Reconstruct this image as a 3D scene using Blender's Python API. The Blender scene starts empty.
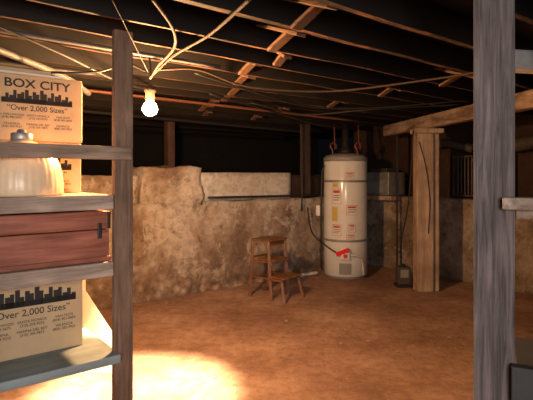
import bpy, bmesh, math, random
from mathutils import Vector, Matrix, noise
random.seed(7)
scene = bpy.context.scene
COL = scene.collection
A = math.radians(38.5)
CU, SU = math.cos(A), math.sin(A)
U = Vector((CU, SU, 0)); V = Vector((-SU, CU, 0))
WL = {}

class Frame:
    def __init__(s, o, a, b):
        s.o = Vector((o[0], o[1], 0)); s.a = Vector(a).to_3d(); s.b = Vector(b).to_3d()
    def p(s, x, y, z):
        v = s.o + s.a*x + s.b*y
        return Vector((v.x, v.y, z))
WORLD = Frame((0,0), (1,0,0), (0,1,0))
F = Frame((0,0), U, V)                       # house axes
RK = Frame((-0.672, 2.42), -U, V)            # storage rack axes
LW = Frame((-1.47, 5.17), U, V)              # left wall face
RW = Frame((1.56, 7.58), -V, U)              # right wall face

# ---------------------------------------------------------------- materials
def new_mat(name):
    m = bpy.data.materials.new(name); m.use_nodes = True
    nt = m.node_tree; b = nt.nodes['Principled BSDF']
    return m, nt, b
def ramp(nt, stops):
    r = nt.nodes.new('ShaderNodeValToRGB')
    el = r.color_ramp.elements
    while len(el) < len(stops): el.new(0.5)
    for e, (p, c) in zip(el, stops):
        e.position = p; e.color = (c[0], c[1], c[2], 1)
    return r
def wood(name, c1, c2, axis='z', rough=0.8, fine=26, bump=0.25, contrast=(0.3, 0.7), blot=(0.5,0.47,0.45), blotscale=5, blotpos=(0.3,0.7), L=12.0):
    m, nt, b = new_mat(name)
    tc = nt.nodes.new('ShaderNodeTexCoord'); mp = nt.nodes.new('ShaderNodeMapping')
    mp.vector_type = 'TEXTURE'
    if axis == 'z': mp.inputs['Scale'].default_value = (1, 1, L)
    elif axis == 'u': mp.inputs['Rotation'].default_value = (0,0,A); mp.inputs['Scale'].default_value = (L,1,1)
    elif axis == 'v': mp.inputs['Rotation'].default_value = (0,0,A); mp.inputs['Scale'].default_value = (1,L,1)
    elif axis == 'y': mp.inputs['Scale'].default_value = (1,L,1)
    nt.links.new(tc.outputs['Object'], mp.inputs['Vector'])
    n = nt.nodes.new('ShaderNodeTexNoise'); n.inputs['Scale'].default_value = fine; n.inputs['Detail'].default_value = 8
    n.inputs['Roughness'].default_value = 0.65; n.inputs['Distortion'].default_value = 0.6
    nt.links.new(mp.outputs[0], n.inputs['Vector'])
    n2 = nt.nodes.new('ShaderNodeTexNoise'); n2.inputs['Scale'].default_value = blotscale; n2.inputs['Detail'].default_value = 6
    nt.links.new(tc.outputs['Object'], n2.inputs['Vector'])
    r = ramp(nt, [(contrast[0], c1), (contrast[1], c2)])
    nt.links.new(n.outputs['Fac'], r.inputs['Fac'])
    mx = nt.nodes.new('ShaderNodeMixRGB'); mx.blend_type = 'MULTIPLY'; mx.inputs['Fac'].default_value = 0.75
    r2 = ramp(nt, [(blotpos[0], blot), (blotpos[1], (1,1,1))])
    nt.links.new(n2.outputs['Fac'], r2.inputs['Fac'])
    nt.links.new(r.outputs[0], mx.inputs[1]); nt.links.new(r2.outputs[0], mx.inputs[2])
    nt.links.new(mx.outputs[0], b.inputs['Base Color'])
    b.inputs['Roughness'].default_value = rough
    bp = nt.nodes.new('ShaderNodeBump'); bp.inputs['Strength'].default_value = bump; bp.inputs['Distance'].default_value = 0.01
    nt.links.new(n.outputs['Fac'], bp.inputs['Height']); nt.links.new(bp.outputs[0], b.inputs['Normal'])
    return m
def mottled(name, cols, scale=4, rough=0.85, bump=0.3, detail=8, metal=0.0, bscale=None, dist=0.0):
    m, nt, b = new_mat(name)
    tc = nt.nodes.new('ShaderNodeTexCoord')
    n = nt.nodes.new('ShaderNodeTexNoise'); n.inputs['Scale'].default_value = scale; n.inputs['Detail'].default_value = detail
    n.inputs['Roughness'].default_value = 0.62; n.inputs['Distortion'].default_value = dist
    nt.links.new(tc.outputs['Object'], n.inputs['Vector'])
    k = len(cols)
    r = ramp(nt, [(0.3 + 0.4*i/max(1, k-1), c) for i, c in enumerate(cols)])
    nt.links.new(n.outputs['Fac'], r.inputs['Fac']); nt.links.new(r.outputs[0], b.inputs['Base Color'])
    b.inputs['Roughness'].default_value = rough; b.inputs['Metallic'].default_value = metal
    if bump > 0:
        n2 = nt.nodes.new('ShaderNodeTexNoise'); n2.inputs['Scale'].default_value = bscale or scale*5; n2.inputs['Detail'].default_value = 8
        nt.links.new(tc.outputs['Object'], n2.inputs['Vector'])
        bp = nt.nodes.new('ShaderNodeBump'); bp.inputs['Strength'].default_value = bump; bp.inputs['Distance'].default_value = 0.03
        nt.links.new(n2.outputs['Fac'], bp.inputs['Height']); nt.links.new(bp.outputs[0], b.inputs['Normal'])
    return m
def masonry(name, light, mid, dark, zlow=0.45, shift=0.0, stain=0.7, peel=0.8):
    """old plaster coming off a rubble wall: pale skin peeled in patches, brown stains, stones near the foot"""
    m, nt, b = new_mat(name)
    N = nt.nodes.new; L = nt.links.new
    geo = N('ShaderNodeNewGeometry')
    def nz(sc, det, ro, di=0.0):
        n = N('ShaderNodeTexNoise'); n.inputs['Scale'].default_value = sc; n.inputs['Detail'].default_value = det
        n.inputs['Roughness'].default_value = ro; n.inputs['Distortion'].default_value = di
        L(geo.outputs['Position'], n.inputs['Vector']); return n
    n1 = nz(1.5, 11, 0.66, 0.4); n2 = nz(14, 9, 0.75); n4 = nz(3.1, 12, 0.68, 0.6); n5 = nz(5.0, 10, 0.7, 0.2)
    vo = N('ShaderNodeTexVoronoi'); vo.inputs['Scale'].default_value = 9; vo.feature = 'F1'
    L(geo.outputs['Position'], vo.inputs['Vector'])
    r1 = ramp(nt, [(0.38+shift, dark), (0.50+shift, mid), (0.62+shift, light)]); L(n1.outputs['Fac'], r1.inputs['Fac'])
    rp = ramp(nt, [(0.535,(0,0,0)),(0.555,(peel,peel,peel))]); L(n4.outputs['Fac'], rp.inputs['Fac'])
    mp = N('ShaderNodeMixRGB'); L(rp.outputs[0], mp.inputs['Fac']); L(r1.outputs[0], mp.inputs[1]); mp.inputs[2].default_value = (*light, 1)
    rs = ramp(nt, [(0.36,(0.34,0.28,0.24)),(0.43,(1,1,1))]); L(n5.outputs['Fac'], rs.inputs['Fac'])
    ms = N('ShaderNodeMixRGB'); ms.blend_type='MULTIPLY'; ms.inputs['Fac'].default_value=stain
    L(mp.outputs[0], ms.inputs[1]); L(rs.outputs[0], ms.inputs[2])
    r2 = ramp(nt, [(0.36, (0.5,0.45,0.41)), (0.56, (1,1,1))]); L(n2.outputs['Fac'], r2.inputs['Fac'])
    mx = N('ShaderNodeMixRGB'); mx.blend_type='MULTIPLY'; mx.inputs['Fac'].default_value = 0.7
    L(ms.outputs[0], mx.inputs[1]); L(r2.outputs[0], mx.inputs[2])
    r3 = ramp(nt, [(0.1, (1,0.95,0.9)), (0.55, (0.5,0.42,0.37))]); L(vo.outputs['Distance'], r3.inputs['Fac'])
    mx2 = N('ShaderNodeMixRGB'); mx2.blend_type='MULTIPLY'
    L(mx.outputs[0], mx2.inputs[1]); L(r3.outputs[0], mx2.inputs[2])
    sx = N('ShaderNodeSeparateXYZ'); L(geo.outputs['Position'], sx.inputs[0])
    ma = N('ShaderNodeMapRange'); ma.inputs['From Min'].default_value = zlow+0.35; ma.inputs['From Max'].default_value = zlow-0.2
    ad = N('ShaderNodeMath'); ad.operation='MULTIPLY_ADD'; ad.inputs[1].default_value=-0.9
    L(n1.outputs['Fac'], ad.inputs[0])
    ad2 = N('ShaderNodeMath'); ad2.operation='ADD'; ad2.inputs[1].default_value=0.45
    L(sx.outputs['Z'], ad2.inputs[0]); L(ad2.outputs[0], ad.inputs[2])
    L(ad.outputs[0], ma.inputs['Value']); L(ma.outputs[0], mx2.inputs['Fac'])
    L(mx2.outputs[0], b.inputs['Base Color'])
    b.inputs['Roughness'].default_value = 0.92
    hs = N('ShaderNodeMath'); hs.operation='MULTIPLY_ADD'; hs.inputs[1].default_value=0.4
    L(rp.outputs[0], hs.inputs[0]); L(n2.outputs['Fac'], hs.inputs[2])
    bp = N('ShaderNodeBump'); bp.inputs['Strength'].default_value=0.6; bp.inputs['Distance'].default_value=0.03
    L(hs.outputs[0], bp.inputs['Height']); L(bp.outputs[0], b.inputs['Normal'])
    return m
def plain(name, c, rough=0.6, metal=0.0):
    return mottled(name, [tuple(x*0.82 for x in c), c], scale=14, rough=rough, bump=0.06, metal=metal)

M = {}
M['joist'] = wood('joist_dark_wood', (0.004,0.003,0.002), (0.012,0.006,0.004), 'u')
M['joist_lit_face'] = wood('joist_lit_underside', (0.015,0.006,0.0035), (0.24,0.098,0.055), 'u', contrast=(0.42,0.62), blot=(0.04,0.04,0.04), blotscale=3.2, blotpos=(0.44,0.60), L=5)  # light painted in: undersides coloured lighter than the sides, as if lit
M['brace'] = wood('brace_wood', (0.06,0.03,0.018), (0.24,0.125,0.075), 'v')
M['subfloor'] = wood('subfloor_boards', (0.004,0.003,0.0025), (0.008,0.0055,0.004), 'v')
M['post_gray'] = wood('weathered_gray_post', (0.06,0.045,0.044), (0.29,0.235,0.235), 'z', fine=70, bump=0.5, contrast=(0.32,0.68), L=20)
M['post_brown'] = wood('weathered_brown_post', (0.11,0.06,0.038), (0.34,0.21,0.145), 'z', fine=40)
M['post_red'] = wood('reddish_stud', (0.05,0.025,0.018), (0.14,0.07,0.045), 'z')
M['post_dark'] = wood('dark_stud', (0.03,0.02,0.015), (0.12,0.075,0.055), 'z')
M['post_pale'] = wood('limewashed_post', (0.30,0.215,0.16), (0.68,0.55,0.46), 'z', fine=12, blot=(0.5,0.42,0.36))
M['beam_pale'] = wood('limewashed_beam', (0.16,0.11,0.085), (0.48,0.37,0.30), 'y', fine=12, blot=(0.35,0.28,0.24), contrast=(0.4,0.62))
M['rail'] = wood('gray_brown_rail_board', (0.16,0.10,0.07), (0.46,0.32,0.24), 'u', fine=40)
M['shelf_blue'] = wood('blue_gray_painted_board', (0.20,0.25,0.26), (0.38,0.45,0.48), 'u', fine=10)
M['shelf_gray'] = wood('gray_shelf_board', (0.22,0.15,0.115), (0.58,0.44,0.36), 'u', fine=34)
M['chest'] = wood('red_stained_wood', (0.20,0.055,0.03), (0.50,0.175,0.115), 'u', rough=0.45, fine=30, bump=0.15)
M['stool'] = wood('brown_varnished_wood', (0.10,0.038,0.014), (0.30,0.12,0.045), 'z', rough=0.5)
M['stool_top'] = wood('brown_seat_wood', (0.12,0.045,0.016), (0.34,0.145,0.052), 'v', rough=0.5)
M['card'] = mottled('cardboard', [(0.52,0.36,0.21),(0.62,0.45,0.275)], scale=5, bump=0.05)
M['ink'] = plain('black_print', (0.03,0.025,0.025), 0.8)
M['wall'] = masonry('old_plastered_rubble', (0.65,0.57,0.49), (0.44,0.335,0.26), (0.25,0.165,0.115), zlow=0.30)
M['wall_top'] = masonry('old_pale_plaster', (0.74,0.70,0.65), (0.66,0.60,0.54), (0.46,0.40,0.345), zlow=-2, shift=-0.03, stain=0.3)
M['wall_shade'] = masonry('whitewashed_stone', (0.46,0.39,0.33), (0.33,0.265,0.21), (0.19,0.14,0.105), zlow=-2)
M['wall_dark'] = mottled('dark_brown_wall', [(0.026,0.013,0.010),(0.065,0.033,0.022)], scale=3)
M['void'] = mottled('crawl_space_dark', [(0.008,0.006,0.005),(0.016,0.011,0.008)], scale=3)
M['galv'] = mottled('galvanised_steel', [(0.24,0.24,0.24),(0.46,0.46,0.46)], scale=8, rough=0.45, metal=0.5, bump=0.05)
M['duct'] = mottled('dusty_duct', [(0.05,0.043,0.04),(0.10,0.088,0.08)], scale=8, rough=0.7, metal=0.2, bump=0.1)
M['foil'] = mottled('pale_painted_block', [(0.55,0.55,0.56),(0.8,0.82,0.85)], scale=10, rough=0.6, bump=0.3, bscale=26)
M['conduit'] = plain('gray_conduit', (0.11,0.10,0.10), 0.6, 0.3)
M['blackpipe'] = plain('black_iron', (0.035,0.03,0.03), 0.5, 0.3)
M['copper'] = plain('dull_copper', (0.30,0.11,0.06), 0.5, 0.5)
M['enamel'] = mottled('white_enamel', [(0.72,0.73,0.74),(0.82,0.83,0.84)], scale=3, rough=0.16, bump=0.02)
M['enamel_gray'] = plain('gray_enamel', (0.30,0.30,0.30), 0.35)
M['label_white'] = plain('white_label', (0.86,0.86,0.84))
M['label_yellow'] = plain('yellow_label', (0.70,0.52,0.12))
M['label_red'] = plain('red_print', (0.6,0.07,0.05))
M['red'] = plain('red_plastic', (0.9,0.012,0.03), 0.4)
M['cable_tan'] = plain('tan_cable', (0.05,0.028,0.018), 0.8)
M['cable_white'] = plain('grayish_cable', (0.05,0.035,0.026), 0.8)
M['cable_black'] = plain('black_cable', (0.013,0.012,0.012), 0.6)
M['pvc'] = plain('white_pipe', (0.7,0.66,0.6), 0.4)
M['shade'] = plain('peach_cream_glass', (0.90,0.66,0.44), 0.35)
M['porcelain'] = plain('brown_bakelite', (0.03,0.02,0.014), 0.4)
M['tarp'] = plain('dark_gray_paint', (0.07,0.065,0.07), 0.7)
M['stone'] = mottled('floor_pebble', [(0.25,0.18,0.14),(0.5,0.4,0.32)], scale=20)
M['sheet'] = mottled('light_patch_sheet', [(0.70,0.62,0.50),(0.80,0.72,0.60)], scale=5, bump=0.05)  # pale colour of the added panel that imitates a light patch

# floor
def floor_mat():
    m, nt, b = new_mat('packed_dirt_concrete_floor')
    N = nt.nodes.new; L = nt.links.new
    geo = N('ShaderNodeNewGeometry')
    n1 = N('ShaderNodeTexNoise'); n1.inputs['Scale'].default_value=1.2; n1.inputs['Detail'].default_value=11; n1.inputs['Roughness'].default_value=0.62
    n2 = N('ShaderNodeTexNoise'); n2.inputs['Scale'].default_value=12; n2.inputs['Detail'].default_value=9; n2.inputs['Roughness'].default_value=0.7
    n3 = N('ShaderNodeTexNoise'); n3.inputs['Scale'].default_value=55; n3.inputs['Detail'].default_value=3
    for n in (n1,n2,n3): L(geo.outputs['Position'], n.inputs['Vector'])
    r1 = ramp(nt, [(0.35,(0.27,0.145,0.10)),(0.5,(0.41,0.24,0.175)),(0.65,(0.56,0.36,0.275))]); L(n1.outputs['Fac'], r1.inputs['Fac'])
    r2 = ramp(nt, [(0.38,(0.58,0.52,0.48)),(0.57,(1,1,1))]); L(n2.outputs['Fac'], r2.inputs['Fac'])
    mx = N('ShaderNodeMixRGB'); mx.blend_type='MULTIPLY'; mx.inputs['Fac'].default_value=0.7
    L(r1.outputs[0], mx.inputs[1]); L(r2.outputs[0], mx.inputs[2])
    r3 = ramp(nt, [(0.63,(0,0,0)),(0.69,(0.7,0.7,0.7))]); L(n3.outputs['Fac'], r3.inputs['Fac'])
    mx2 = N('ShaderNodeMixRGB'); L(r3.outputs[0], mx2.inputs['Fac']); L(mx.outputs[0], mx2.inputs[1]); mx2.inputs[2].default_value=(0.5,0.36,0.28,1)
    L(mx2.outputs[0], b.inputs['Base Color']); b.inputs['Roughness'].default_value=0.8
    ad = N('ShaderNodeMath'); ad.operation='ADD'; L(n1.outputs['Fac'], ad.inputs[0]); L(n2.outputs['Fac'], ad.inputs[1])
    bp = N('ShaderNodeBump'); bp.inputs['Strength'].default_value=0.6; bp.inputs['Distance'].default_value=0.03
    L(ad.outputs[0], bp.inputs['Height']); L(bp.outputs[0], b.inputs['Normal'])
    return m
M['floor'] = floor_mat()

# ---------------------------------------------------------------- object helpers
def finish(name, verts, faces, mats, mi=None, smooth=False, bevel=0.0, parent=None, label=None, category=None, group=None, kind=None, origin=None):
    vs = [Vector(v) for v in verts]
    if origin is None:
        mn = Vector([min(v[i] for v in vs) for i in range(3)]); mx = Vector([max(v[i] for v in vs) for i in range(3)])
        origin = Vector(((mn.x+mx.x)/2, (mn.y+mx.y)/2, mn.z))
    origin = Vector(origin)
    me = bpy.data.meshes.new(name)
    me.from_pydata([v-origin for v in vs], [], faces)
    if not isinstance(mats, (list, tuple)): mats = [mats]
    for m in mats: me.materials.append(m)
    if mi:
        for p, k in zip(me.polygons, mi): p.material_index = k
    bm = bmesh.new(); bm.from_mesh(me); bmesh.ops.recalc_face_normals(bm, faces=bm.faces)
    if bevel > 0:
        bmesh.ops.bevel(bm, geom=list(bm.edges), offset=bevel, segments=2, affect='EDGES', profile=0.5)
    bm.to_mesh(me); bm.free()
    if smooth:
        for p in me.polygons: p.use_smooth = True
    ob = bpy.data.objects.new(name, me); COL.objects.link(ob); ob.location = origin
    WL[ob.name] = origin
    meta(ob, parent, label, category, group, kind)
    return ob
def meta(ob, parent=None, label=None, category=None, group=None, kind=None):
    if parent is not None:
        ob.parent = parent; ob.matrix_parent_inverse = Matrix.Translation(-WL[parent.name])
    if label: ob['label'] = label
    if category and parent is None: ob['category'] = category
    if group: ob['group'] = group
    if kind: ob['kind'] = kind
def root(name, loc, label, category, group=None):
    e = bpy.data.objects.new(name, None); COL.objects.link(e); e.location = loc; e.empty_display_size = 0.1
    WL[e.name] = Vector(loc); meta(e, None, label, category, group); return e
BOXF = [(0,1,2,3),(4,7,6,5),(0,4,5,1),(1,5,6,2),(2,6,7,3),(3,7,4,0)]
def box(name, fr, s, t, z, mat, bevel=0.004, mi=None, **k):
    v = [fr.p(a,b,c) for c in z for a,b in ((s[0],t[0]),(s[1],t[0]),(s[1],t[1]),(s[0],t[1]))]
    return finish(name, v, BOXF, mat, mi=mi, bevel=bevel, **k)
def rough_block(name, fr, s, t, z, mat, amp=0.03, res=0.06, freq=3.0, **k):
    ns = max(1, int((s[1]-s[0])/res)); ntt = max(1, int((t[1]-t[0])/res)); nz = max(1, int((z[1]-z[0])/res))
    idx = {}; vs = []; fs = []
    def vid(i,j,kk):
        key = (i,j,kk)
        if key not in idx:
            p = fr.p(s[0]+(s[1]-s[0])*i/ns, t[0]+(t[1]-t[0])*j/ntt, z[0]+(z[1]-z[0])*kk/nz)
            d = noise.noise_vector(p*freq)*amp + noise.noise_vector(p*freq*3.3)*amp*0.45
            idx[key] = len(vs); vs.append(p + d)
        return idx[key]
    for i in range(ns):
        for j in range(ntt):
            for kk in (0, nz): fs.append((vid(i,j,kk),vid(i+1,j,kk),vid(i+1,j+1,kk),vid(i,j+1,kk)))
    for i in range(ns):
        for kk in range(nz):
            for j in (0, ntt): fs.append((vid(i,j,kk),vid(i+1,j,kk),vid(i+1,j,kk+1),vid(i,j,kk+1)))
    for j in range(ntt):
        for kk in range(nz):
            for i in (0, ns): fs.append((vid(i,j,kk),vid(i,j+1,kk),vid(i,j+1,kk+1),vid(i,j,kk+1)))
    return finish(name, vs, fs, mat, smooth=True, **k)
def catmull(pts, n=8):
    P = [Vector(p) for p in pts]
    if len(P) < 3: return P
    out = []
    Q = [P[0]*2-P[1]] + P + [P[-1]*2-P[-2]]
    for i in range(1, len(Q)-2):
        a,b,c,d = Q[i-1],Q[i],Q[i+1],Q[i+2]
        for j in range(n):
            t = j/n
            out.append(0.5*((2*b)+(c-a)*t+(2*a-5*b+4*c-d)*t*t+(3*b-a-3*c+d)*t**3))
    out.append(P[-1]); return out
def tube(name, pts, r, mat, smooth_path=True, seg=10, radii=None, **k):
    P = catmull(pts) if smooth_path else [Vector(p) for p in pts]
    vs=[]; fs=[]
    up = None
    for i,p in enumerate(P):
        d = (P[min(i+1,len(P)-1)]-P[max(i-1,0)]).normalized()
        if up is None:
            up = d.orthogonal().normalized()
        up = (up - d*up.dot(d)).normalized(); w = d.cross(up)
        rr = radii[i] if radii else r
        for j in range(seg):
            a = 2*math.pi*j/seg; vs.append(p + up*math.cos(a)*rr + w*math.sin(a)*rr)
    for i in range(len(P)-1):
        for j in range(seg):
            fs.append((i*seg+j, i*seg+(j+1)%seg, (i+1)*seg+(j+1)%seg, (i+1)*seg+j))
    fs.append(tuple(range(seg))); fs.append(tuple(range((len(P)-1)*seg, len(P)*seg)))
    return finish(name, vs, fs, mat, smooth=True, **k)
def lathe(name, c, prof, mat, seg=40, ribs=0, ribamp=0.0, **k):
    vs=[]; fs=[]
    for (r,z) in prof:
        for j in range(seg):
            a = 2*math.pi*j/seg
            rr = r*(1+ribamp*math.cos(ribs*a)) if ribs else r
            vs.append((c[0]+rr*math.cos(a), c[1]+rr*math.sin(a), c[2]+z))
    n=len(prof)
    for i in range(n-1):
        for j in range(seg): fs.append((i*seg+j, i*seg+(j+1)%seg, (i+1)*seg+(j+1)%seg, (i+1)*seg+j))
    fs.append(tuple(range(seg))); fs.append(tuple(range((n-1)*seg, n*seg)))
    return finish(name, vs, fs, mat, smooth=True, **k)
def stick(name, a, b, w, h, mat, side=None, bevel=0.003, **k):
    a=Vector(a); b=Vector(b); d=(b-a).normalized()
    s = Vector(side) if side else (d.cross(Vector((0,0,1))) if abs(d.z)<0.95 else Vector((1,0,0)))
    s = (s - d*s.dot(d)).normalized(); q = d.cross(s)
    v=[]
    for p in (a,b):
        for x,y in ((-1,-1),(1,-1),(1,1),(-1,1)): v.append(p+s*x*w/2+q*y*h/2)
    return finish(name, v, BOXF, mat, bevel=bevel, **k)
def prism(name, outline, thick, mat, **k):
    n=len(outline); th=Vector(thick)
    v=[Vector(p) for p in outline]+[Vector(p)+th for p in outline]
    f=[tuple(range(n)), tuple(range(2*n-1,n-1,-1))]+[(i,(i+1)%n,n+(i+1)%n,n+i) for i in range(n)]
    return finish(name, v, f, mat, **k)
def text_mesh(name, body, size, pos, right, up, mat, parent, off=0.0, align='CENTER', xs=1.0):
    cu = bpy.data.curves.new(name, 'FONT'); cu.body = body; cu.size = size; cu.align_x = align; cu.offset = off; cu.extrude = 0.0004
    tmp = bpy.data.objects.new('tmp_text', cu); COL.objects.link(tmp)
    bpy.context.view_layer.update()
    me = bpy.data.meshes.new_from_object(tmp.evaluated_get(bpy.context.evaluated_depsgraph_get()))
    right=Vector(right).normalized(); up=Vector(up).normalized(); nrm=right.cross(up)
    R = Matrix((( right.x, up.x, nrm.x, 0),(right.y, up.y, nrm.y, 0),(right.z, up.z, nrm.z, 0),(0,0,0,1)))
    me.transform(R @ Matrix.Diagonal((xs,1,1,1)))
    bpy.data.objects.remove(tmp)
    me.materials.clear(); me.materials.append(mat)
    ob = bpy.data.objects.new(name, me); COL.objects.link(ob); ob.location = pos; WL[ob.name]=Vector(pos)
    meta(ob, parent); return ob

# ---------------------------------------------------------------- setting
box('floor', WORLD, (-6,8), (-3.5,10.5), (-0.2,0), M['floor'], bevel=0, kind='structure', label='packed reddish-brown dirt and concrete basement floor')
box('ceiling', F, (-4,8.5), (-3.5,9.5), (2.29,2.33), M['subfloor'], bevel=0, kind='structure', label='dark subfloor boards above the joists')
rough_block('wall_left', LW, (-4.2,4.25), (0,0.45), (-0.03,1.08), M['wall'], amp=0.020, res=0.05, kind='structure', label='stained plaster rubble foundation wall')
rough_block('wall_left_upper', LW, (0.93,2.36), (0.06,0.40), (1.08,1.43), M['wall_top'], amp=0.004, kind='structure', label='pale plastered stem wall along the ledge')
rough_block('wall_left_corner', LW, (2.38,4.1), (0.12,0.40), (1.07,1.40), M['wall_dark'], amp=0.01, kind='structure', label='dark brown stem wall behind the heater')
rough_block('wall_left_rubble', LW, (0.14,0.90), (0.0,0.42), (1.04,1.49), M['wall'], amp=0.035, res=0.035, freq=5.0, kind='structure', label='worn lump of rubble masonry')
rough_block('wall_left_end', LW, (-4.2,0.12), (0.08,0.42), (1.04,1.39), M['wall'], amp=0.02, kind='structure', label='stained upper foundation wall')
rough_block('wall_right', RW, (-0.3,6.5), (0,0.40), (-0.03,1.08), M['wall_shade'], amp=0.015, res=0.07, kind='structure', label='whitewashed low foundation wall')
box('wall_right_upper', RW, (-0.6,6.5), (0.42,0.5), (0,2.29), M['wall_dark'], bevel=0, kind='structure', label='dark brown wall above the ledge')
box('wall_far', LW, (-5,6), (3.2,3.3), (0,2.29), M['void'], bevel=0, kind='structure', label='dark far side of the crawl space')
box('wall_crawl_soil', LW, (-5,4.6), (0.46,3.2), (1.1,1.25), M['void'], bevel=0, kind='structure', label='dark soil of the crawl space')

# joists: slightly wandering rough-sawn timbers
def rough_joist(j, w_, dz, sl):
    n=60; v=[]; f=[]; mi=[]
    for i in range(n+1):
        s = -3.6+9.9*i/n
        nn = noise.noise(Vector((s*1.3, j*7, 0)))*0.014; nz_ = noise.noise(Vector((s*1.7, j*5, 3)))*0.010
        tt = j + sl*(i/n-0.5)*2 + nn; ww = w_*(1+0.4*noise.noise(Vector((s*2.3,j*3,8))))
        for (b_,z) in ((tt-ww,2.124+dz+nz_),(tt+ww,2.124+dz+nz_),(tt+ww,2.288),(tt-ww,2.288)): v.append(F.p(s,b_,z))
    for i in range(n):
        a=4*i; c=a+4
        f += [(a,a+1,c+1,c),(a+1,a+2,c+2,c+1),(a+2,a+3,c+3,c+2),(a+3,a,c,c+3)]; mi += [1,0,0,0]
    f += [(0,1,2,3),(4*n,4*n+3,4*n+2,4*n+1)]; mi += [0,0]
    return finish('floor_joist', v, f, [M['joist'],M['joist_lit_face']], mi=mi,
        label='dark rough-sawn wooden floor joist with lower face coloured as if lit', category='joist', group='floor joists overhead')
tv = 0.33
JT = []
while tv < 8.0:
    j = tv + random.uniform(-0.06,0.06); JT.append(j)
    rough_joist(j, random.uniform(0.010,0.020), random.uniform(0,0.03), random.uniform(-0.09,0.09))
    tv += 0.37
def brace_pair(uc, t0, t1):
    for (za, zb, du) in ((2.135,2.27,-0.04),(2.27,2.135,0.04)):
        stick('bridging_brace', F.p(uc+du, t0+0.03, za), F.p(uc+du, t1-0.03, zb), 0.065, 0.02, M['brace'], side=U,
              label='short diagonal wooden brace between floor joists', category='brace', group='bridging braces between joists')
for i in range(len(JT)-1):
    if JT[i] < 1.3 or JT[i] > 5: continue
    brace_pair(1.68+0.40*(JT[i]-1.55)+random.uniform(-0.08,0.08), JT[i], JT[i+1])
    if i % 2 == 0: brace_pair(3.6+random.uniform(-0.2,0.2), JT[i], JT[i+1])

# pale girder on post
g0=Vector((1.74,6.95,2.035)); g1=Vector((2.36,3.3,2.035))
stick('support_beam', g0, g1, 0.11, 0.15, M['beam_pale'], side=(1,0,0), label='limewashed wooden girder carrying the joists', category='beam', bevel=0.008)
pr = root('support_post', (1.95,5.86,0), 'pale limewashed wooden post with cap block under the girder', 'post')
box('shaft', WORLD, (1.80,2.00), (5.74,5.90), (0,1.90), M['post_pale'], bevel=0.008, parent=pr)
box('side_plank', WORLD, (2.003,2.08), (5.78,5.92), (0,1.90), M['post_pale'], bevel=0.006, parent=pr, label='narrower plank nailed to the side')
box('cap', WORLD, (1.775,2.115), (5.71,5.94), (1.902,1.957), M['post_pale'], bevel=0.01, parent=pr)

# near right gray post with shelves
ga = math.radians(25.4)
GP = Frame((0.687,1.45), (math.cos(ga),-math.sin(ga),0), (math.sin(ga),math.cos(ga),0))
box('timber_post', GP, (-0.056,0.056), (-0.022,0.022), (0,2.12), M['post_gray'], bevel=0.003, label='weathered gray timber post with rough vertical grain', category='post')
sh = root('wall_shelf', (0.95,1.45,1.28), 'pale weathered shelf board fixed to the gray post', 'shelf')
box('board', GP, (0.022,0.7), (-0.062,-0.024), (1.300,1.335), M['shelf_gray'], parent=sh)
box('bracket', GP, (0.058,0.7), (-0.022,0.01), (1.27,1.335), M['rail'], parent=sh)
sh2 = root('low_shelf', (0.95,1.5,0.75), 'dark gray shelf board and lip beside the gray post', 'shelf')
box('board', GP, (0.06,0.7), (-0.02,0.30), (0.80,0.83), M['tarp'], parent=sh2)
box('lip', GP, (0.045,0.7), (-0.06,-0.024), (0.74,0.85), M['tarp'], parent=sh2)
stick('ceiling_block', (1.15,2.5,2.0), (2.3,2.75,2.0), 0.12, 0.10, M['foil'], label='pale painted timber block fixed under the joists', category='timber', bevel=0.012)

# studs on the ledge
box('wall_stud', F, (LW.o.dot(U)+0.70,LW.o.dot(U)+0.80), (LW.o.dot(V)+0.50,LW.o.dot(V)+0.60), (1.25,2.12), M['post_red'], label='short reddish wooden stud standing behind the foundation wall', category='stud')
box('wall_stud', LW, (2.53,2.66), (-0.02,0.06), (1.10,2.12), M['post_dark'], label='brown wooden stud standing on the masonry ledge', category='stud')

# ---------------------------------------------------------------- storage rack
rk = root('storage_rack', RK.p(0.5,0.3,0), 'rough wooden storage rack of gray boards on tall posts', 'shelf')
box('post', RK, (0,0.095), (0,0.042), (0,2.12), M['post_brown'], parent=rk)
box('post', RK, (1.3,1.395), (0,0.042), (0,2.12), M['post_brown'], parent=rk)
box('post', RK, (1.3,1.395), (0.80,0.84), (0,2.12), M['post_brown'], parent=rk)
box('rail', RK, (0.015,1.4), (-0.024,-0.001), (1.475,1.54), M['rail'], parent=rk, label='gray front rail board')
for z1, dep, mt in ((1.302,0.80,'shelf_gray'),(0.974,0.62,'shelf_gray')):
    box('shelf_board', RK, (0.10,1.29), (0.026,dep), (z1-0.028,z1), M[mt], parent=rk)
    box('shelf_edge', RK, (0.10,1.29), (0.0,0.024), (z1-0.07,z1+0.001), M['shelf_gray'], parent=rk)
box('shelf_board', RK, (0.075,1.29), (-0.03,0.50), (0.480,0.522), M['shelf_blue'], parent=rk, label='blue-gray painted bottom shelf')

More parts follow.
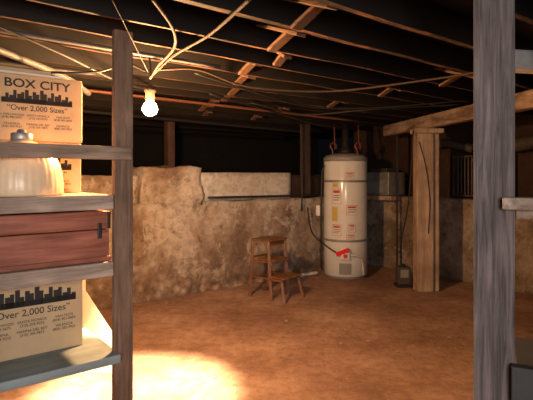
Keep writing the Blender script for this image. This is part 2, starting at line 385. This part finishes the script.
def carton(s0, s1, t0, t1, z0, z1, label, lines, k=1.0):
    r = root('cardboard_box', RK.p((s0+s1)/2,(t0+t1)/2,z0), label, 'box', 'printed moving boxes on the rack')
    box('carton', RK, (s0,s1), (t0,t1), (z0,z1-0.004), M['card'], bevel=0.003, parent=r)
    sm = (s0+s1)/2
    box('flap', RK, (s0+0.002,s1-0.002), (t0-0.001,(t0+t1)/2-0.002), (z1-0.003,z1), M['card'], bevel=0, parent=r)
    box('flap', RK, (s0+0.002,s1-0.002), ((t0+t1)/2+0.002,t1), (z1-0.003,z1), M['card'], bevel=0, parent=r)
    tf = t0-0.0012
    text_mesh('printed_title', 'BOX CITY', 0.064*k, RK.p(sm,tf,z1-0.070*k), U, (0,0,1), M['ink'], r, off=0.0011, xs=1.16)
    hs = [0.012,0.034,0.024,0.052,0.034,0.044,0.058,0.028,0.050,0.038,0.062,0.044,0.026,0.054,0.038,0.048,0.022,0.040,0.018]
    vs=[];fs=[]; wtot=0.36*k; w=wtot/len(hs); zb=z1-0.152*k
    for i,h in enumerate(hs):
        a = sm+wtot/2-i*w; b_ = a-w*(0.85 if i%2 else 1.0)
        q=len(vs)
        vs += [RK.p(a,tf,zb),RK.p(b_,tf,zb),RK.p(b_,tf,zb+(h+0.012)*k),RK.p(a,tf,zb+(h+0.012)*k)]
        fs.append((q,q+1,q+2,q+3))
    q=len(vs); vs += [RK.p(sm+wtot/2,tf,zb-0.004),RK.p(sm-wtot/2,tf,zb-0.004),RK.p(sm-wtot/2,tf,zb+0.022*k),RK.p(sm+wtot/2,tf,zb+0.022*k)]
    fs.append((q,q+1,q+2,q+3))
    finish('printed_skyline', vs, fs, M['ink'], parent=r)
    text_mesh('printed_slogan', '“Over 2,000 Sizes”', 0.040*k, RK.p(sm,tf,z1-0.194*k), U, (0,0,1), M['ink'], r, off=0.0002)
    for j,(a,b_) in enumerate(lines):
        sx = sm + (1-(j%3))*0.130*k
        text_mesh('printed_address', a+'\n'+b_, 0.0155*k, RK.p(sx,tf,z1-0.224*k-(j//3)*0.046), U, (0,0,1), M['ink'], r)
adr = [('N. HOLLYWOOD','(818) 982-5675'),('SANTA MONICA','(310) 204-9255'),('VAN NUYS','(818) 901-0050'),
       ('PASADENA','(626) 304-9233'),('MARINA DEL REY','(310) 305-9875'),('VALENCIA','(805) 283-9923')]
carton(0.135,0.58,0.39,0.76,1.304,1.575,'plain cardboard moving box under another printed box',adr,0.95)
carton(0.130,0.58,0.385,0.77,1.577,1.915,'cardboard moving box printed with city skyline, stacked on another',adr,0.95)
carton(0.180,0.66,0.22,0.49,0.524,0.943,'cardboard moving box with black skyline print on the bottom shelf',adr,1.14)
box('folded_paper', RK, (0.22,0.57), (0.42,0.72), (1.917,1.933), M['label_white'], bevel=0.003, label='flat white folded cardboard lying on the moving box', category='cardboard')
box('folded_paper', RK, (0.28,0.62), (0.43,0.74), (1.934,1.954), M['card'], bevel=0.003, label='flat tan folded cardboard on the moving box', category='cardboard')

# added folded panel behind the rack; its pale sloped shape imitates a light patch
fb = root('light_patch_panel', (-1.5,3.55,0), 'added pale folded panel with a sloping edge imitating a patch of light', 'cardboard')
prism('front_leaf', [(-1.80,3.40,0.0),(-1.00,3.40,0.0),(-1.03,3.40,0.19),(-1.27,3.40,0.56),(-1.50,3.40,0.80),(-1.80,3.40,0.80)], (0,0.006,0), M['sheet'], parent=fb)
prism('rear_leaf', [(-1.80,3.41,0.0),(-1.45,3.85,0.0),(-1.45,3.85,0.70),(-1.80,3.41,0.80)], (-0.005,0.004,0), M['sheet'], parent=fb)

# lamp shade
lc = RK.p(0.47,0.20,1.303)
lp = root('lamp_shade', lc, 'ribbed cream glass lamp shade with gray metal cap', 'lamp shade')
lathe('glass_dome', lc, [(0.176,0.0),(0.183,0.012),(0.183,0.05),(0.178,0.1),(0.166,0.15),(0.144,0.195),(0.108,0.232),(0.06,0.255),(0.036,0.262)], M['shade'], seg=144, ribs=36, ribamp=0.006, parent=lp)
lathe('metal_cap', (lc[0],lc[1],lc[2]+0.262), [(0.046,0),(0.048,0.004),(0.048,0.030),(0.045,0.034),(0.022,0.036),(0.020,0.048),(0.012,0.053),(0.001,0.053)], M['galv'], seg=28, parent=lp, label='gray metal cap')

# red chest
ch = root('wooden_chest', RK.p(0.6,0.22,0.975), 'red-stained wooden chest with black hasp on the middle shelf', 'chest')
box('body', RK, (0.105,1.0), (0.045,0.45), (0.976,1.13), M['chest'], bevel=0.005, parent=ch)
box('lid', RK, (0.10,1.005), (0.038,0.455), (1.134,1.222), M['chest'], bevel=0.008, parent=ch)
box('molding', RK, (0.10,1.005), (0.03,0.044), (0.976,1.0), M['chest'], bevel=0.004, parent=ch)
box('hasp', RK, (0.148,0.168), (0.028,0.037), (1.09,1.165), M['blackpipe'], bevel=0.003, parent=ch, label='black iron hasp')
box('corner_plate', RK, (0.103,0.118), (0.033,0.0375), (1.135,1.22), M['blackpipe'], bevel=0.001, parent=ch, label='black metal corner plate')

# ---------------------------------------------------------------- bulb
BX,BY,BZ = -0.704,2.90,1.80
pl = root('hanging_bulb', (BX,BY,2.119), 'bare glowing bulb in dark socket hanging from the joists', 'light bulb')
lathe('socket', (BX,BY,BZ+0.045), [(0.021,0),(0.028,0.01),(0.028,0.05),(0.036,0.06),(0.036,0.085),(0.010,0.10)], M['porcelain'], seg=24, parent=pl)
tube('cord', [(BX,BY,BZ+0.145),(BX+0.004,BY,2.0),(BX-0.002,BY,2.12)], 0.005, M['cable_black'], parent=pl)
em, nt, b = new_mat('glowing_bulb_glass')
b.inputs['Base Color'].default_value=(1,0.9,0.7,1)
b.inputs['Emission Color'].default_value=(1.0,0.53,0.21,1); b.inputs['Emission Strength'].default_value=3000
lathe('bulb', (BX,BY,BZ-0.042), [(0.002,0),(0.021,0.003),(0.035,0.013),(0.0435,0.03),(0.0445,0.046),(0.038,0.063),(0.027,0.077),(0.019,0.087),(0.016,0.092)], em, seg=28, parent=pl, label='glowing warm white glass bulb')

# ---------------------------------------------------------------- cables and pipes overhead
def cable(pts, r, mat, label, name='electrical_cable', cat='cable'):
    return tube(name, pts, r, M[mat], label=label, category=cat)
cable([(-0.46,1.9,2.11),(-0.45,2.3,2.105),(-0.50,2.6,2.09),(-0.63,2.8,2.04),(-0.695,2.86,1.975)],0.008,'cable_tan','tan sheathed cable looping down to the bulb socket')
cable([(-0.05,1.9,2.11),(-0.28,2.4,2.105),(-0.53,2.75,2.085),(-0.68,2.87,2.0)],0.008,'cable_tan','tan sheathed cable running over to the bulb')
cable([(-0.62,1.9,2.11),(-0.655,2.3,2.07),(-0.705,2.86,2.01)],0.002,'cable_white','thin pale pull cord strung to the bulb')
cable([(-0.67,2.96,2.05),(-0.45,3.2,2.10),(-0.12,3.6,2.06),(0.52,3.9,2.08),(1.15,3.6,2.105),(1.50,3.2,2.10)],0.008,'cable_tan','long tan cable sagging beneath the joists')
cable([(-0.5,3.35,2.11),(-0.1,3.75,2.05),(0.4,4.3,2.01),(1.0,4.5,2.03),(1.9,4.5,2.10)],0.007,'cable_black','black cable strung under the joists')
cable([(-0.73,2.92,2.03),(-0.85,2.9,2.07),(-1.0,2.8,2.0),(-1.3,2.75,1.99),(-1.9,2.8,2.03)],0.007,'cable_black','black cable drooping above the rack')
cable([(-0.15,4.6,2.09),(0.4,4.9,2.02),(1.1,4.8,2.06),(1.9,4.7,2.09)],0.008,'cable_black','black cable slung in front of the girder')
cable([(-0.5,4.2,2.11),(0.1,5.0,2.05),(0.6,5.7,2.0),(1.0,6.2,2.02),(1.06,6.55,2.05)],0.009,'cable_black','black cable leading toward the water heater')
cable([(-1.3,2.2,2.11),(-1.1,2.6,2.05),(-0.95,3.1,2.0),(-0.9,3.7,2.06)],0.007,'cable_black','black cable bundle above the rack')
tube('conduit_pipe', [(-1.55,2.25,2.10),(-1.30,3.0,2.03),(-1.22,3.3,1.96)], 0.020, M['conduit'], label='gray metal conduit slanting above the rack', category='pipe')
tube('conduit_pipe', [F.p(-2.5,2.62,2.10),F.p(0.5,2.62,2.10),F.p(1.7,2.62,2.10)], 0.013, M['conduit'], label='gray conduit strapped under the joists', category='pipe')
tube('conduit_pipe', [F.p(-1.6,3.3,2.09),F.p(0.2,3.3,2.08),F.p(1.2,3.3,2.09)], 0.018, M['blackpipe'], label='dark conduit strapped under the joists', category='pipe')
tube('water_pipe', [F.p(0.6,3.95,2.09),F.p(2.5,3.95,2.08),F.p(4.6,3.95,2.07)], 0.013, M['copper'], label='old copper water pipe under the joists', category='pipe')
tube('iron_pipe', [F.p(1.2,5.15,2.08),F.p(3.0,5.2,2.06),F.p(5.0,5.25,2.04)], 0.022, M['blackpipe'], label='thick black iron pipe slung under the joists', category='pipe')
tube('iron_pipe', [LW.p(0.95,-0.05,1.13),LW.p(2.0,-0.05,1.12),LW.p(3.0,-0.05,1.12)], 0.014, M['blackpipe'], label='black iron pipe running along the masonry ledge', category='pipe')
tube('iron_pipe', [LW.p(2.44,-0.08,2.11),LW.p(2.44,-0.08,1.6),LW.p(2.44,-0.08,0.9)], 0.012, M['blackpipe'], label='vertical black iron pipe on the wall', category='pipe')
tube('drain_pipe', [LW.p(2.1,-0.12,0.03),LW.p(2.4,-0.12,0.03),LW.p(2.68,-0.14,0.03)], 0.025, M['pvc'], label='short white pipe lying at the wall foot', category='pipe')

# ---------------------------------------------------------------- water heater
hx,hy = 1.10,6.70; hr=0.30
wh = root('water_heater', (hx,hy,0), 'tall white tank water heater with stickers and copper connectors', 'water heater')
lathe('tank', (hx,hy,0.03), [(0.285,0),(hr,0.01),(hr,0.5),(hr,1.0),(hr,1.56),(hr-0.006,1.575)], M['enamel'], seg=64, parent=wh)
lathe('base_ring', (hx,hy,0.0), [(0.27,0),(0.27,0.03)], M['enamel_gray'], seg=48, parent=wh)
lathe('top_cap', (hx,hy,1.606), [(hr+0.004,-0.02),(hr+0.004,0.03),(hr-0.02,0.06),(hr-0.12,0.09),(0.05,0.10),(0.01,0.10)], M['enamel_gray'], seg=64, parent=wh, label='gray domed top')
for z in (1.30,0.50):
    lathe('strap', (hx,hy,z), [(hr+0.003,0),(hr+0.005,0.002),(hr+0.005,0.03),(hr+0.003,0.032)], M['galv'], seg=64, parent=wh)
lathe('draft_hood', (hx,hy,1.70), [(0.10,0),(0.10,0.03),(0.055,0.09),(0.05,0.10),(0.05,0.40)], M['blackpipe'], seg=28, parent=wh)
for dx in (-0.19,0.15):
    c = Vector((hx+dx,hy-0.08,1.68))
    tube('connector', [c, c+Vector((0,0,0.06)), c+Vector((-0.03,0,0.12)), c+Vector((0.02,0.02,0.17)), c+Vector((0.06,0.04,0.12)),c+Vector((0.05,0.10,0.10)),c+Vector((0.05,0.2,0.43))], 0.010, M['copper'], parent=wh, label='copper flexible connector')
fa = math.atan2(-hy,-hx)
def patch(name, x0, x1, z0, z1, mat, lift=0.003, label=None):
    vs=[];fs=[];n=8
    for i in range(n+1):
        x = x0+(x1-x0)*i/n; a = fa+math.asin(max(-0.99,min(0.99,x/hr)))
        for z in (z0,z1):
            vs.append((hx+(hr+lift)*math.cos(a), hy+(hr+lift)*math.sin(a), z))
    for i in range(n): fs.append((2*i,2*i+2,2*i+3,2*i+1))
    finish(name, vs, fs, mat, smooth=True, parent=wh, label=label)
def printed(x0,x1,z0,z1):
    patch('warning_label',x0-0.005,x1+0.005,z0-0.005,z1+0.005,M['label_red'],0.002)
    patch('warning_label',x0,x1,z0,z1,M['label_white'])
    h=z1-z0; i=0.012
    patch('warning_label',x0+i,x1-i,z1-0.28*h,z1-0.08*h,M['label_red'],0.0045)
    for q in (0.42,0.58,0.74):
        patch('warning_label',x0+i,x1-i-0.01*(q>0.6),z1-(q+0.05)*h,z1-q*h,M['ink'],0.0045)
printed(-0.17,-0.06,1.02,1.21)
patch('energy_label',-0.17,-0.10,1.235,1.29,M['label_yellow'],label='small yellow sticker')
patch('energy_label',-0.175,-0.10,0.78,0.97,M['label_yellow'],label='tall yellow energy sticker')
printed(0.02,0.15,0.87,0.99)
printed(-0.17,-0.06,0.59,0.73)
printed(0.04,0.13,0.64,0.74)
printed(0.0,0.11,1.35,1.43)
printed(0.02,0.12,0.545,0.60)
patch('access_cover',-0.08,0.08,0.07,0.22,M['enamel_gray'],0.006)
fd = Vector((math.cos(fa),math.sin(fa),0)); sd = Vector((-fd.y,fd.x,0))
HF = Frame((hx,hy), sd, fd)
box('gas_valve', HF, (-0.06,0.06), (hr-0.02,hr+0.07), (0.28,0.42), M['label_white'], bevel=0.012, parent=wh)
c = HF.p(0.0,hr+0.07,0.33)
stick('valve_knob', c, c+fd*0.03, 0.05, 0.05, M['red'], parent=wh, bevel=0.01, label='red control knob')
stick('warning_tag', HF.p(-0.12,hr+0.04,0.34), HF.p(0.05,hr+0.10,0.42), 0.055, 0.012, M['red'], side=(0,0,1), parent=wh, label='bright red tag')
tube('gas_pipe', [HF.p(0.07,hr+0.03,0.34),HF.p(0.16,hr+0.04,0.33),HF.p(0.22,hr-0.02,0.25),HF.p(0.24,hr-0.05,0.06)], 0.016, M['pvc'], parent=wh)
tube('relief_pipe', [HF.p(-0.20,hr-0.28,1.55),HF.p(-0.30,hr-0.20,1.5),HF.p(-0.325,hr-0.2,1.2),HF.p(-0.325,hr-0.2,0.1)], 0.014, M['blackpipe'], parent=wh)
tube('gas_line', [HF.p(-0.06,hr+0.03,0.33),HF.p(-0.25,hr+0.02,0.45),HF.p(-0.45,hr-0.1,0.62),HF.p(-0.52,hr-0.2,0.95)], 0.010, M['blackpipe'], parent=wh)
box('paper_tag', HF, (-0.40,-0.345), (hr-0.16,hr-0.157), (0.84,0.98), M['label_white'], bevel=0, parent=wh, label='small white paper tag')

# ---------------------------------------------------------------- step stool
sx,sy = 0.03,5.58
ang = math.radians(-40)
SF = Frame((sx,sy), (math.cos(ang),math.sin(ang),0), (-math.sin(ang),math.cos(ang),0))   # a: forward toward the steps
st = root('step_stool', (sx,sy,0), 'brown wooden folding step stool with low front step', 'stool')
box('seat', SF, (-0.14,0.14), (-0.165,0.165), (0.645,0.668), M['stool_top'], bevel=0.006, parent=st)
for a,b_ in ((-0.12,-0.145),(-0.12,0.145)):
    stick('leg', SF.p(a,b_,0.645), SF.p(a-0.035,b_*1.12,0.0), 0.036, 0.032, M['stool'], parent=st)
for a,b_ in ((0.11,-0.145),(0.11,0.145)):
    stick('leg', SF.p(a,b_,0.645), SF.p(a+0.05,b_*1.12,0.0), 0.036, 0.032, M['stool'], parent=st)
box('step', SF, (-0.06,0.19), (-0.14,0.14), (0.43,0.45), M['stool_top'], bevel=0.005, parent=st)
box('step', SF, (0.13,0.35), (-0.165,0.165), (0.25,0.272), M['stool_top'], bevel=0.005, parent=st)
for b_ in (-0.15,0.15):
    stick('step_leg', SF.p(0.30,b_,0.25), SF.p(0.36,b_*1.15,0.0), 0.03, 0.028, M['stool'], parent=st)
    stick('side_rail', SF.p(-0.14,b_*1.06,0.235), SF.p(0.32,b_*1.06,0.235), 0.03, 0.02, M['stool'], parent=st)
    stick('side_rail', SF.p(-0.13,b_,0.42), SF.p(0.18,b_,0.42), 0.025, 0.018, M['stool'], parent=st)
stick('rail', SF.p(-0.135,-0.15,0.45), SF.p(-0.135,0.15,0.45), 0.03, 0.02, M['stool'], parent=st)
stick('rail', SF.p(-0.15,-0.155,0.2), SF.p(-0.15,0.155,0.2), 0.03, 0.02, M['stool'], parent=st)
stick('apron', SF.p(0.11,-0.14,0.62), SF.p(0.11,0.14,0.62), 0.02, 0.04, M['stool'], parent=st)

# ---------------------------------------------------------------- things along the right wall
db = root('duct_box', RW.p(0.35,-0.02,1.09), 'galvanised sheet-metal furnace box on a plank ledge', 'duct')
box('housing', RW, (0.08,0.60), (-0.20,0.20), (1.10,1.44), M['galv'], bevel=0.008, parent=db)
box('seam', RW, (0.065,0.615), (-0.215,0.215), (1.33,1.345), M['galv'], bevel=0.002, parent=db)
box('collar', RW, (0.18,0.50), (-0.12,0.14), (1.44,1.50), M['duct'], bevel=0.008, parent=db)
box('access_panel', RW, (0.16,0.50), (-0.208,-0.201), (1.14,1.30), M['enamel_gray'], bevel=0.002, parent=db)
tube('flexible_duct', [RW.p(1.9,0.2,1.80),RW.p(2.1,0.16,1.76),RW.p(2.4,0.14,1.79),RW.p(2.7,0.15,1.85),RW.p(3.2,0.2,1.9)], 0.085, M['duct'], label='dark flexible duct sagging beneath the joists', category='duct',
     radii=[0.08+0.008*(i%2) for i in range(33)], seg=20)
tube('flexible_duct', [RW.p(0.9,0.15,1.72),RW.p(1.05,0.1,1.80),RW.p(1.3,0.1,1.84),RW.p(1.5,0.12,1.80),RW.p(1.7,0.15,1.74)], 0.06, M['duct'], label='small dusty duct looping above the ledge', category='duct',
     radii=[0.055+0.006*(i%2) for i in range(33)], seg=20)
for s_,r_ in ((0.72,0.014),(1.34,0.014)):
    tube('iron_pipe', [RW.p(s_,-0.16,0.0),RW.p(s_,-0.16,1.0),RW.p(s_,-0.16,2.11)], r_, M['blackpipe'], label='dark vertical pipe rising in front of the ledge', category='pipe')
box('ledge_plank', RW, (0.02,0.68), (-0.24,-0.03), (1.03,1.095), M['post_pale'], bevel=0.004, label='pale plank shelf fixed along the masonry ledge', category='plank')
gr = root('wooden_crate', RW.p(1.80,0.1,1.1), 'dark slatted crate standing on the masonry ledge', 'crate')
box('back_panel', RW, (1.46,2.15), (0.30,0.32), (1.11,1.66), M['wall_dark'], parent=gr)
for z in (1.11,1.63): box('frame_bar', RW, (1.46,2.15), (0.04,0.295), (z,z+0.03), M['post_dark'], parent=gr)
for s_ in (1.46,2.12): box('frame_side', RW, (s_,s_+0.03), (0.04,0.295), (1.141,1.629), M['post_dark'], parent=gr)
for i in range(12):
    box('slat', RW, (1.53+i*0.048,1.548+i*0.048), (0.045,0.06), (1.142,1.628), M['conduit'], bevel=0, parent=gr)
mo = root('pump_unit', (1.72,6.05,0), 'small black transformer box with cable on the floor', 'appliance')
box('case', WORLD, (1.64,1.80), (5.98,6.12), (0.03,0.25), M['tarp'], bevel=0.012, parent=mo)
box('base', WORLD, (1.62,1.82), (5.96,6.14), (0.0,0.03), M['blackpipe'], bevel=0.006, parent=mo)
box('front_plate', WORLD, (1.67,1.77), (5.974,5.98), (0.12,0.22), M['enamel_gray'], bevel=0.002, parent=mo)
lathe('handle_knob', (1.72,6.05,0.25), [(0.03,0),(0.03,0.02),(0.015,0.03)], M['blackpipe'], seg=20, parent=mo)
cable([(1.74,5.69,1.93),(1.72,5.70,1.5),(1.69,5.75,1.0),(1.66,5.9,0.6),(1.70,6.05,0.285)],0.008,'cable_black','black cord drooping from the post to the floor unit')
tube('wire', [(1.82,5.728,1.80),(1.90,5.725,1.5),(1.95,5.728,1.1),(1.93,5.728,0.7)], 0.005, M['cable_black'], parent=pr, label='thin dark stapled wire')

# loose pebbles and crumbs of plaster on the floor
rnd = random.Random(3)
for i in range(46):
    if i < 26:
        s_ = rnd.uniform(-0.6,3.0); p = LW.p(s_, -rnd.uniform(0.08,0.55), 0)
        if (p.x-hx)**2+(p.y-hy)**2 < 0.2 or (p.x-0.1)**2+(p.y-5.5)**2 < 0.25: continue
    else:
        p = Vector((rnd.uniform(-0.4,1.6), rnd.uniform(3.2,5.0), 0))
    r_ = rnd.uniform(0.006,0.018)
    bm = bmesh.new(); bmesh.ops.create_icosphere(bm, subdivisions=2, radius=r_)
    for v in bm.verts:
        v.co += noise.noise_vector(v.co*60+Vector((i,0,0)))*r_*0.35; v.co.z = v.co.z*0.6 + r_*0.5
        v.co.z = max(v.co.z, 0.0)
    me = bpy.data.meshes.new('pebble'); bm.to_mesh(me); bm.free(); me.materials.append(M['stone'])
    ob = bpy.data.objects.new('pebble', me); COL.objects.link(ob); ob.location = p
    ob['label'] = 'small crumb of stone or plaster lying on the floor'; ob['category']='pebble'; ob['group']='crumbs of stone on the floor'

# ---------------------------------------------------------------- lights
def light(kind, name, loc, target, energy, color, **k):
    l = bpy.data.lights.new(name, kind); l.energy = energy; l.color = color
    for a,b_ in k.items(): setattr(l,a,b_)
    o = bpy.data.objects.new(name, l); COL.objects.link(o); o.location = loc
    d = Vector(target)-Vector(loc); o.rotation_euler = d.to_track_quat('-Z','Y').to_euler()
    return o
light('SPOT','floor_pool_spot',(BX,BY,BZ-0.08),(BX-0.12,BY+0.20,0),1300,(1.0,0.76,0.42),spot_size=math.radians(47),spot_blend=0.6,shadow_soft_size=0.03)  # added spot for the bright floor pool; the bulb mesh shines by itself
light('AREA','doorway_daylight',(0.1,-1.4,1.55),(-0.5,2.5,1.15),19,(1.0,0.92,0.84),shape='RECTANGLE',size=0.9,size_y=0.9,spread=math.radians(74))
w = bpy.data.worlds.new('dim_world'); scene.world = w; w.use_nodes = True
w.node_tree.nodes['Background'].inputs[0].default_value=(0.8,0.8,1,1); w.node_tree.nodes['Background'].inputs[1].default_value=0.003

# ---------------------------------------------------------------- camera
cam = bpy.data.cameras.new('camera'); co = bpy.data.objects.new('camera', cam); COL.objects.link(co)
cam.sensor_width = 36; cam.sensor_fit = 'HORIZONTAL'; cam.lens = 36*480/533; cam.shift_y = -25/533
co.location = (0,0,1.4); co.rotation_euler = (math.radians(90),0,0)
cam.clip_start=0.05
scene.camera = co
scene.view_settings.view_transform = 'Standard'
scene.view_settings.look = 'None'
